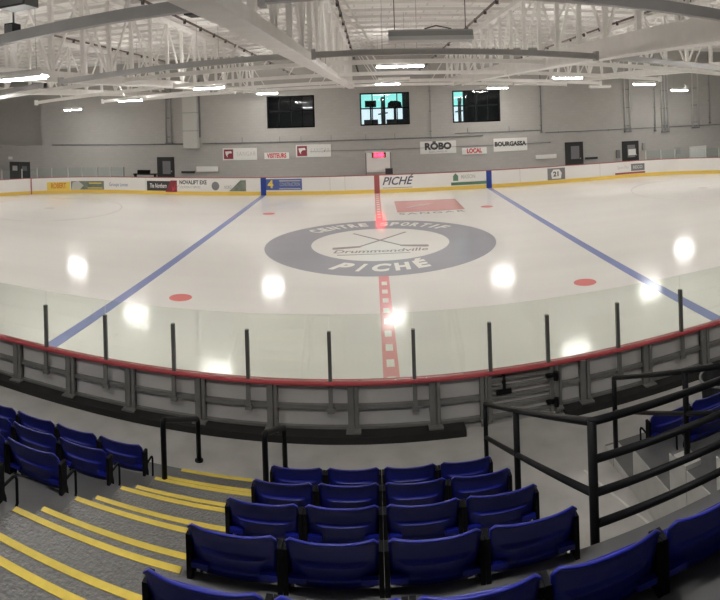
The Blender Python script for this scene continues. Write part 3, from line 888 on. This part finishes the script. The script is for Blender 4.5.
def ledge(px, label, m, name='wall_panel', cat='panel', d=.15):
    x0, x1, z0, z1 = wbox(*px)
    t = thing(name, label, cat, ((x0 + x1) / 2, WY, z0))
    MB().box(x0, x1, WY - d, WY - .001, z0, z1).build('casing', m, t)
    MB().box(x0 + .03, x1 - .03, WY - d - .012, WY - d, z0 + .03, z1 - .03).build('cover', m, t)
    return t
ledge((535.5, 556, 154.5, 158.5), 'pale horizontal wall heater left of the right hand door', 'signwhite', 'baseboard_heater', 'heater')
ledge((197, 218.5, 166.5, 171.5), 'pale horizontal wall heater right of the left hand door', 'signwhite', 'baseboard_heater', 'heater')
ledge((182, 195, 171, 173), 'dark thin wall shelf beside the left hand door', 'dark', 'wall_shelf', 'shelf')
ledge((585, 597, 157, 159), 'dark thin wall shelf beside the right hand door', 'dark', 'wall_shelf', 'shelf')
ledge((689.5, 705.5, 146, 159), 'white panel on the wall at far right', 'signwhite', 'wall_panel', 'panel')
ledge((675.5, 679.5, 147, 154), 'small grey electrical box on the wall at right', 'grey', 'electrical_box', 'box')
ledge((616, 619.5, 150, 158), 'small dark electrical box left of the rightmost door', 'greyprint', 'electrical_box', 'box')
ledge((642, 644.5, 143, 150), 'tiny grey box right of the rightmost door', 'grey', 'electrical_box', 'box')

def door(n, px, label, glassy):
    x0, x1, _, z1 = wbox(*px)
    o = MB()
    o.box(x0, x0 + .1, WY - .06, WY - .001, 0, z1); o.box(x1 - .1, x1, WY - .06, WY - .001, 0, z1); o.box(x0 + .1, x1 - .1, WY - .06, WY - .001, z1 - .1, z1)
    o = o.build(f'door_{n}', 'darkpaint', kind='structure'); o['label'] = label
    MB().box(x0 + .1, x1 - .1, WY - .035, WY - .005, .01, z1 - .1).build('door_leaf', 'darkpaint', o)
    gx0, gx1 = x0 + (x1 - x0) * .32, x0 + (x1 - x0) * .78
    MB().box(gx0, gx1, WY - .045, WY - .036, z1 - 1.25, z1 - .3).build('door_window', glassy, o)
    MB().box(gx1 - .02 + .06, gx1 + .12, WY - .08, WY - .036, .95, 1.05).build('door_handle', 'grey', o)
    return o
door(1, (157.5, 174.5, 157, 180), 'dark door with small window on the left of the far wall', 'greyprint')
door(2, (565, 583, 142, 164), 'dark door with small window right of the lettered signs', 'greyprint')
o = door(3, (622, 638.5, 141, 164), 'dark door with white notice near the right end', 'greyprint')
x0, x1, z0, z1 = wbox(628, 635.5, 149, 155)
lab(MB().box(x0, x1, WY - .055, WY - .046, z0, z1).build('notice', 'signwhite', o), 'white paper notice')
# door in the recess, far left
p0, p1 = atY(10, 165, WY + .1), atY(30, 162, WY + .1)
o = MB()
x0, x1, z1 = p0.x, p1.x, p1.z
o.box(x0, x0 + .12, WY + .04, WY + .099, 0, z1); o.box(x1 - .12, x1, WY + .04, WY + .099, 0, z1); o.box(x0 + .12, x1 - .12, WY + .04, WY + .099, z1 - .12, z1)
o = o.build('door_4', 'dark', kind='structure'); o['label'] = 'dark double door at far left with lit glass'
MB().box(x0 + .12, (x0 + x1) / 2 - .02, WY + .06, WY + .095, .01, z1 - .12).build('door_leaf', 'dark', o)
MB().box((x0 + x1) / 2 + .02, x1 - .12, WY + .06, WY + .095, .01, z1 - .12).build('door_leaf', 'dark', o)
MB().box(x0 + .3, (x0 + x1) / 2 - .25, WY + .05, WY + .059, .8, z1 - .35).build('door_window', 'palegrey', o)
MB().box((x0 + x1) / 2 + .25, x1 - .3, WY + .05, WY + .059, .8, z1 - .35).build('door_window', 'greyprint', o)
ex = atY(10.5, 158, WY + .05)
t = thing('exit_sign', 'small pale exit sign above the far left door', 'sign', (ex.x, WY + .05, ex.z - .12))
MB().box(ex.x - .2, ex.x + .2, WY - .0, WY + .099, ex.z - .12, ex.z + .12).build('sign_box', 'signwhite', t)

# duct, pipes, conduits on the far wall
x0, x1, z0, z1 = wbox(185, 199, 96, 148.5)
t = thing('air_duct', 'grey square air duct running down the far wall beside two pipes', 'duct', ((x0 + x1) / 2, WY, z0))
MB().box(x0, x1, WY - .55, WY - .001, z0, ZC - .2).build('duct_body', 'palegrey', t)
for z in (z0 + .02, z0 + 1.3, z0 + 2.6): MB().box(x0 - .03, x1 + .03, WY - .58, WY - .001, z - .03, z + .03).build('duct_flange', 'grey', t)
MB().box(x1 + .02, x1 + .12, WY - .12, WY - .001, z0 + .8, ZC - .2).build('corner_trim', 'greyprint', t)
def vpipe(pxs, pyb, label, r=.06, m='grey'):
    xs = [atY(p, pyb, WY - .1).x for p in pxs]; zz = atY(pxs[0], pyb, WY - .1).z
    t = thing('wall_pipe', label, 'pipe', (xs[0], WY - .1, zz))
    for x in xs:
        MB().tube([(x, WY - .1, zz), (x, WY - .1, ZC - .15)], r, 10).build('pipe', m, t, True)
    for z in (zz + .4, zz + 1.8, zz + 3.2):
        MB().box(xs[0] - .08, xs[-1] + .08, WY - .04, WY - .001, z - .03, z + .03).build('clamp', 'greyprint', t)
    MB().box(xs[0] - r - .02, xs[-1] + r + .02, WY - .19, WY - .02, zz - .12, zz).build('end_fitting', 'greyprint', t)
vpipe((166.5, 171.5), 142.5, 'pair of grey pipes left of the air duct', .07)
vpipe((625.5, 630.5), 131, 'pair of thin grey pipes above the rightmost door', .05, 'paleal')
vpipe((655.5,), 130, 'single thin grey pipe between two pipe bundles', .04)
vpipe((662.5, 665.5, 668.5), 131, 'bundle of three pale pipes at right', .05, 'paleal')
vpipe((693, 698.5), 127, 'pair of white pipes near the far right', .06, 'paleal')
vpipe((710,), 122, 'single pipe at the far right end of the wall', .05)
vpipe((541.5,), 131, 'thin dark conduit dropping right of the third window', .035, 'greyprint')
vpipe((431,), 137, 'thin conduit dropping between the two lit windows', .025)
def conduit(z, x0, x1, label, r=.03, stubs=()):
    t = thing('wall_conduit', label, 'conduit', (x0, WY - .05, z))
    MB().tube([(x0, WY - .05, z), (x1, WY - .05, z)], r, 8).build('pipe', 'greyprint', t, True)
    for s in stubs:
        MB().tube([(s, WY - .05, z), (s, WY - .05, z + .38)], .02, 6).build('riser', 'greyprint', t)
    k = x0 + 1
    while k < x1:
        MB().box(k - .03, k + .03, WY - .07, WY - .001, z - .05, z + .05).build('clamp', 'greyprint', t); k += 4
    return t
dx0, _, _, _ = wbox(185, 199, 96, 148.5); dx1 = dx0 + 1.3
conduit(3.0, -25, dx0 - .1, 'thin conduit along the far wall left of the air duct', .035)
conduit(3.0, dx1, 7.6, 'long thin conduit along the far wall above the signs', .035, [-9.3, -6.6, -5.1, -3, -.6, 1.4])
conduit(3.22, 5.6, 11.8, 'short thin conduit above the dark lettered signs', .025, [6.5, 9.5])
conduit(3.02, 12.2, 30, 'thin conduit along the right part of the far wall', .025, [])
conduit(2.3, -4.5, 12.6, 'lower thin conduit running behind the wall signs', .018, [])

# scoreboard in the timekeeper's box
x0, x1, z0, z1 = wbox(366.5, 390, 152, 172, 15.2)
SYc = 15.2
t = thing('scoreboard', 'pale scoreboard cabinet with red lit digits on the centre line', 'scoreboard', ((x0 + x1) / 2, SYc, 0))
MB().box(x0, x1, SYc, SYc + .35, z0, z1).build('cabinet', 'signwhite', t)
MB().box(x0 - .08, x1 + .08, SYc - .05, SYc + .4, z1, z1 + .06).build('cabinet_top', 'palegrey', t)
for x in (x0 - .07, x1 + .02):
    MB().box(x, x + .06, SYc - .02, SYc + .08, 0, z1 - .05).build('post', 'greyprint', t)
xm = (x0 + x1) / 2 + .02
MB().box(xm - .42, xm + .48, SYc - .03, SYc, z1 - .36, z1 - .04).build('display', 'dark', t)
mb = MB(); vs, fs = text_mb('8:88', .36, bold=.02); mb.add([(xm + .03 + v.x, SYc - .036, z1 - .20 + v.y) for v in vs], fs)
lab(mb.build('digits', 'led', t), 'glowing red digits')
MB().box(x1 - .32, x1 + .15, SYc - .25, SYc - .06, 0, 1.26).build('control_desk', 'dark', t)
# dark clutter behind the boards, far left
p = atY(146, 178, 15.5)
t = thing('players_bench', 'low dark bench behind the far boards near the left door', 'bench', (p.x, 15.5, 0))
MB().box(p.x - .9, p.x + .8, 15.3, 15.7, 1.0, 1.06).build('bench_top', 'black', t)
for x in (p.x - .8, p.x + .7): MB().box(x - .04, x + .04, 15.35, 15.65, 0, 1.0).build('leg', 'black', t)
MB().box(p.x - .6, p.x + .3, 15.38, 15.62, 1.06, 1.32).build('backboard', 'black', t)

# ---------------------------------------------------------------- roof trusses
ZT = 9.02
def lerp(a, b, t): return a + (b - a) * t
def long_truss(xn, xf, zn, zf, label, w=.42, c_=.32, y0=-24.9, y1=17.94, yn=-11.0):
    def X(y): return xn + (xf - xn) * (y - yn) / (18 - yn)
    def Z(y): return zn + (zf - zn) * (y - yn) / (18 - yn)
    t = thing('roof_truss', label, 'roof truss', (X(0), 0, Z(0)), 'long roof trusses')
    mb = MB()
    def sec(y): x, z = X(y), Z(y); return [(x - w / 2, y, z), (x + w / 2, y, z), (x + w / 2, y, z + .05), (x + .06, y, z + .07), (x + .06, y, z + c_), (x - .06, y, z + c_), (x - .06, y, z + .07), (x - w / 2, y, z + .05)]
    A, B = sec(y0), sec(y1); n = len(A)
    mb.add(A + B, [tuple(range(n)), tuple(reversed(range(n, 2 * n)))] + [(i, n + i, n + (i + 1) % n, (i + 1) % n) for i in range(n)])
    mb.build('bottom_chord', 'steel', t)
    mb = MB(); mb.bar((X(y0), y0, ZT - .1), (X(y1), y1, ZT - .1), .22, .2); mb.build('top_chord', 'steel', t)
    n = 24; st = 1.75
    for i in range(n + 1):
        y = y0 + i * st
        if i == 0: y += .1
        MB().bar((X(y), y, Z(y) + c_), (X(y), y, ZT - .2), .13, .13).build('vertical_web', 'steel', t)
        if i < n:
            ya, yb_ = (y + .05, y + st - .05)
            a, b = (Z(ya) + c_, ZT - .2) if i % 2 == 0 else (ZT - .2, Z(yb_) + c_)
            MB().bar((X(ya), ya, a), (X(yb_), yb_, b), .07, .07).build('diagonal_web', 'steel', t)
    return X, Z
TR = [
    long_truss(-15.9, -15.0, 5.95, 6.50, 'long white roof truss farthest left, over the left zone'),
    long_truss(-8.75, -8.2, 5.86, 6.50, 'long white roof truss left of the centre circle'),
    long_truss(-1.86, -1.42, 6.04, 6.52, 'long white roof truss with broad pale chord just left of centre'),
    long_truss(5.90, 5.05, 5.95, 6.52, 'long white roof truss right of the centre circle', c_=.55),
    long_truss(12.9, 12.4, 5.95, 6.50, 'long white roof truss farthest right, over the right zone'),
]
bayname = ['far left', 'left', 'centre', 'right']
def cross_beam(Y, zc, camber, nm, hh, m):
    for b in range(4):
        xa, xb = TR[b][0](Y) + .24, TR[b + 1][0](Y) - .24
        def Z(x): return zc - camber * (x + .2) ** 2
        t = thing('roof_beam', f'shallow cross beam in the {bayname[b]} roof bay, {nm}', 'roof beam', ((xa + xb) / 2, Y, Z((xa + xb) / 2)), 'cross beams between the roof trusses')
        mb = MB(); N = 8
        for i in range(N):
            u, v = lerp(xa, xb, i / N), lerp(xa, xb, (i + 1) / N)
            vs = [(x, Y + dy, Z(x) + dz) for x in (u, v) for dy, dz in ((-.07, 0), (.07, 0), (.07, hh), (-.07, hh))]
            fs = [(0, 1, 5, 4), (1, 2, 6, 5), (2, 3, 7, 6), (3, 0, 4, 7)]
            if i == 0: fs.append((3, 2, 1, 0))
            if i == N - 1: fs.append((4, 5, 6, 7))
            mb.add(vs, fs)
        mb.build('beam', m, t)
        for xe_, d in ((xa, 1), (xb, -1)):
            MB().box(xe_ - (.0 if d > 0 else .1), xe_ + (.1 if d > 0 else .0), Y - .09, Y + .09, Z(xe_) - .04, Z(xe_) + hh + .06).build('end_plate', m, t)
            MB().bar((xe_ + d * 1.5, Y, Z(xe_ + d * 1.5) + hh), (xe_ + d * .12, Y, ZT - .3), .045, .045).build('brace', 'steel', t)
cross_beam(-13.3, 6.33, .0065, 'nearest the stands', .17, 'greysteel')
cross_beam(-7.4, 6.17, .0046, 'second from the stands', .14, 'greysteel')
cross_beam(-3.4, 6.32, .0030, 'third from the stands', .13, 'steel')
cross_beam(1.4, 6.30, .0026, 'fourth from the stands', .14, 'steel')
cross_beam(7.9, 6.36, .0022, 'second from the far wall', .16, 'steel')
cross_beam(13.3, 6.43, .0015, 'nearest the far wall', .16, 'steel')

# sprinkler pipes
def sprinkler(X, Y0, Y1, z, label):
    t = thing('sprinkler_pipe', label, 'pipe', (X, Y0, z), 'sprinkler pipes')
    MB().tube([(X, Y0, z), (X, Y1, z)], .035, 8).build('pipe', 'pipe', t, True)
    y = Y0 + .8
    while y < Y1:
        MB().cyl((X, y, z - .10), .045, .13, 8).build('sprinkler_head', 'dark', t); y += 1.5
sprinkler(-10.1, -6, 17, 7.7, 'dark sprinkler pipe under the roof at far left')
sprinkler(-5.3, -11, 17, 7.6, 'dark sprinkler pipe under the roof behind the black loudspeaker')
sprinkler(-.95, -12, 17, 7.6, 'dark sprinkler pipe right beside the centre truss')
sprinkler(3.1, -12, 17, 7.6, 'dark sprinkler pipe right of the unlit hanging fixture')
sprinkler(7.9, -9, 17, 7.6, 'dark sprinkler pipe in the right roof bay')

# ---------------------------------------------------------------- lamps
def lamp(x, y, z, label, lit=True, L=1.35, w=.30, zh=None, grp='hanging lamps'):
    t = thing('hanging_lamp', label, 'lamp', (x, y, z), grp)
    mb = MB()
    pr = [(-w / 2, 0), (-w / 2 - .02, .03), (-.08, .13), (.08, .13), (w / 2 + .02, .03), (w / 2, 0), (w / 2 - .02, .04), (-w / 2 + .02, .04)]
    n = len(pr)
    mb.add([(x + s * L / 2, y + a, z + b) for s in (-1, 1) for a, b in pr], [tuple(range(n)), tuple(reversed(range(n, 2 * n)))] + [(i, n + i, n + (i + 1) % n, (i + 1) % n) for i in range(n)])
    mb.build('housing', 'steel', t)
    mb = MB()
    pr = [(-w / 2 + .03, .035), (-w / 2 + .05, -.012), (-w * .2, -.04), (w * .2, -.04), (w / 2 - .05, -.012), (w / 2 - .03, .035)]
    n = len(pr)
    mb.add([(x + s * (L / 2 - .02), y + a, z + b) for s in (-1, 1) for a, b in pr], [tuple(range(n)), tuple(reversed(range(n, 2 * n)))] + [(i, n + i, n + (i + 1) % n, (i + 1) % n) for i in range(n)])
    mb.build('diffuser', 'lamp' if lit else 'lampoff', t)
    if lit: MB().box(x - L * .31, x + L * .31, y - .055, y + .055, z + .131, z + .135).build('uplight_slot', 'uplight', t)  # added glowing strip on the housing, there to brighten the roof deck
    if lit: MB().box(x - L / 2, x + L / 2, y - .08, y - .07, z + .125, z + .17).box(x - L / 2, x + L / 2, y + .07, y + .08, z + .125, z + .17).box(x - L / 2, x - L / 2 + .01, y - .07, y + .07, z + .13, z + .17).box(x + L / 2 - .01, x + L / 2, y - .07, y + .07, z + .13, z + .17).build('top_rim', 'steel', t)  # rim screens the added strip from below
    for s in (-1, 1):
        MB().tube([(x + s * L * .36, y, z + .13), (x + s * L * .36, y, ZC - .13)], .008, 6).build('hanger', 'grey', t)
    return t
def lamp_px(px, py, X=None, Y=None, Z=6.2, **k):
    p = atZ(px, py, Z); return p
LAMPS = [  # x, y, z, label
    (.75, 9.4, 6.36, 'lit lamp hanging just above the bright window, second behind the unlit fixture'),
    (.80, -2.6, 6.30, 'bright lit lamp directly behind the unlit hanging fixture'),
    (8.1, 15.1, 6.22, 'small lit lamp above the right window'),
    (8.45, 2.75, 6.12, 'bright lit lamp in the middle of the right roof bay'),
    (15.2, 8.2, 6.02, 'lit lamp between the pipes at the right'),
    (21.3, 14.2, 5.82, 'small lit lamp at the far right end'),
    (-6.9, 15.3, 6.32, 'small lit lamp beside the top of the dark window'),
    (-7.1, 2.6, 6.12, 'lit lamp above the air duct'),
    (-13.1, 7.5, 5.92, 'lit lamp above the left stretch of far wall'),
    (-20.8, 14.3, 5.72, 'small lit lamp at the far left corner'),
    (atY(16, 79, -10.6).x, -10.6, atY(16, 79, -10.6).z, 'large bright lamp nearest the stands at the left edge'),
]
for x, y, z, l in LAMPS: lamp(x, y, z, l, L=1.55 if y in (-2.6, -10.6) else 1.35)
for px, py, Y, l in ((525, 84.5, 9.0, 'unlit pale lamp between the right window lamp and the right bay lamp'), (600, 87.5, 10.5, 'unlit pale lamp low under the right roof bay'), (394, 80.5, 3.2, 'unlit pale lamp between the two lit centre lamps')):
    p = atY(px, py, Y); lamp(p.x, Y, p.z, l, lit=False)
for x, y in ((-7, -18.0), (-.5, -18.4), (7, -18.0)):  # added lamps, out of view, that brighten the seats, walkway and board backs
    lamp(x, y, 6.5, 'lit lamp hanging over the stands above the picture', grp='hanging lamps over the stands')
for x, y in ((-21, 2.6), (22, 2.2), (-21, -9.5), (22, -9.5), (8.9, -9.6), (15.6, -3.5), (-14.5, -4.2), (28, 8), (-28, 8), (28, -4), (-28, -4)):
    lamp(x, y, 6.05, 'lit lamp hanging beyond the left or right picture edge', grp='hanging lamps outside the frame')
p0, p1 = atY(388.5, 42, -11.6), atY(472, 41, -11.6)
xm = (p0.x + p1.x) / 2
t = thing('unlit_fixture', 'long grey unlit light fixture hanging by cables near the middle of the roof', 'lamp', (xm, -11.6, p0.z))
L2 = (p1.x - p0.x) / 2
def xprof(pr, x0, x1, y, z):
    n = len(pr)
    return MB().add([(xx, y + a, z + b) for xx in (x0, x1) for a, b in pr], [tuple(range(n)), tuple(reversed(range(n, 2 * n)))] + [(i, n + i, n + (i + 1) % n, (i + 1) % n) for i in range(n)])
xprof([(-.15, .07), (-.13, .15), (-.05, .19), (.05, .19), (.13, .15), (.15, .07)], xm - L2, xm + L2, -11.6, p0.z).build('housing', 'grey', t)
xprof([(-.17, 0), (-.15, .07), (.15, .07), (.17, 0)], xm - L2, xm + L2, -11.6, p0.z).build('reflector', 'lampoff', t)
for s in (-.85, .85): MB().tube([(xm + s * L2, -11.6, p0.z + .19), (xm + s * L2, -11.6, ZC - .12)], .008, 6).build('hanger', 'dark', t)
MB().tube([(xm - .1, -11.6, p0.z + .2), (xm + .1, -11.55, p0.z + .26), (xm + .35, -11.6, p0.z + .2)], .012, 6).build('power_cable', 'dark', t)

def speaker(px, py, Y, sx, sz, label, tilt=.3):
    p = atY(px, py, Y)
    t = thing('loudspeaker', label, 'loudspeaker', (p.x, Y, p.z))
    mb = MB()
    mb.prism([(p.x - sx / 2, Y + .1), (p.x + sx / 2, Y + .1), (p.x + sx * .4, Y + .45), (p.x - sx * .4, Y + .45)], p.z - sz / 2, p.z + sz / 2)
    mb.build('cabinet', 'black', t)
    for s in (-1, 1):
        MB().box(p.x + s * sx * .24 - sx * .2, p.x + s * sx * .24 + sx * .2, Y + .07, Y + .1, p.z - sz * .4, p.z + sz * .4).build('grille', 'dark', t)
    MB().tube([(p.x, Y + .3, p.z + sz / 2), (p.x, Y + .3, ZC - .12)], .025, 8).build('mounting_bracket', 'dark', t)
speaker(191.5, 9.5, -10.9, .38, .14, 'black twin loudspeaker hanging below the near roof beam')
speaker(6, 29, -10.5, .24, .30, 'black loudspeaker hanging at the upper left edge')
p = atY(18, 4, -11.5)
t = thing('unit_heater', 'dark grey unit heater at the upper left corner of the roof', 'heater', (p.x, -11.5, p.z))
MB().box(p.x - .35, p.x + .30, -11.7, -11.2, p.z - .08, p.z + .4).build('casing', 'dark', t)
MB().box(p.x - .3, p.x + .25, -11.72, -11.7, p.z - .04, p.z + .3).build('louvre_face', 'greyprint', t)
MB().tube([(p.x, -11.45, p.z + .4), (p.x, -11.45, ZC - .12)], .02, 6).build('hanger', 'dark', t)

# ---------------------------------------------------------------- world, colour management
w = bpy.data.worlds.new('world'); sc.world = w; w.use_nodes = True
w.node_tree.nodes['Background'].inputs['Color'].default_value = (.05, .05, .05, 1)
w.node_tree.nodes['Background'].inputs['Strength'].default_value = .2
vs_ = sc.view_settings
sc.display_settings.display_device = 'sRGB'
vs_.view_transform = 'Standard'; vs_.look = 'None'; vs_.gamma = 1; vs_.use_curve_mapping = False
vs_.exposure = .80
sc.cycles.transparent_max_bounces = 24
sc.cycles.max_bounces = 10
sc.cycles.diffuse_bounces = 6
for o in bpy.data.objects:
    if '_o' in o: del o['_o']
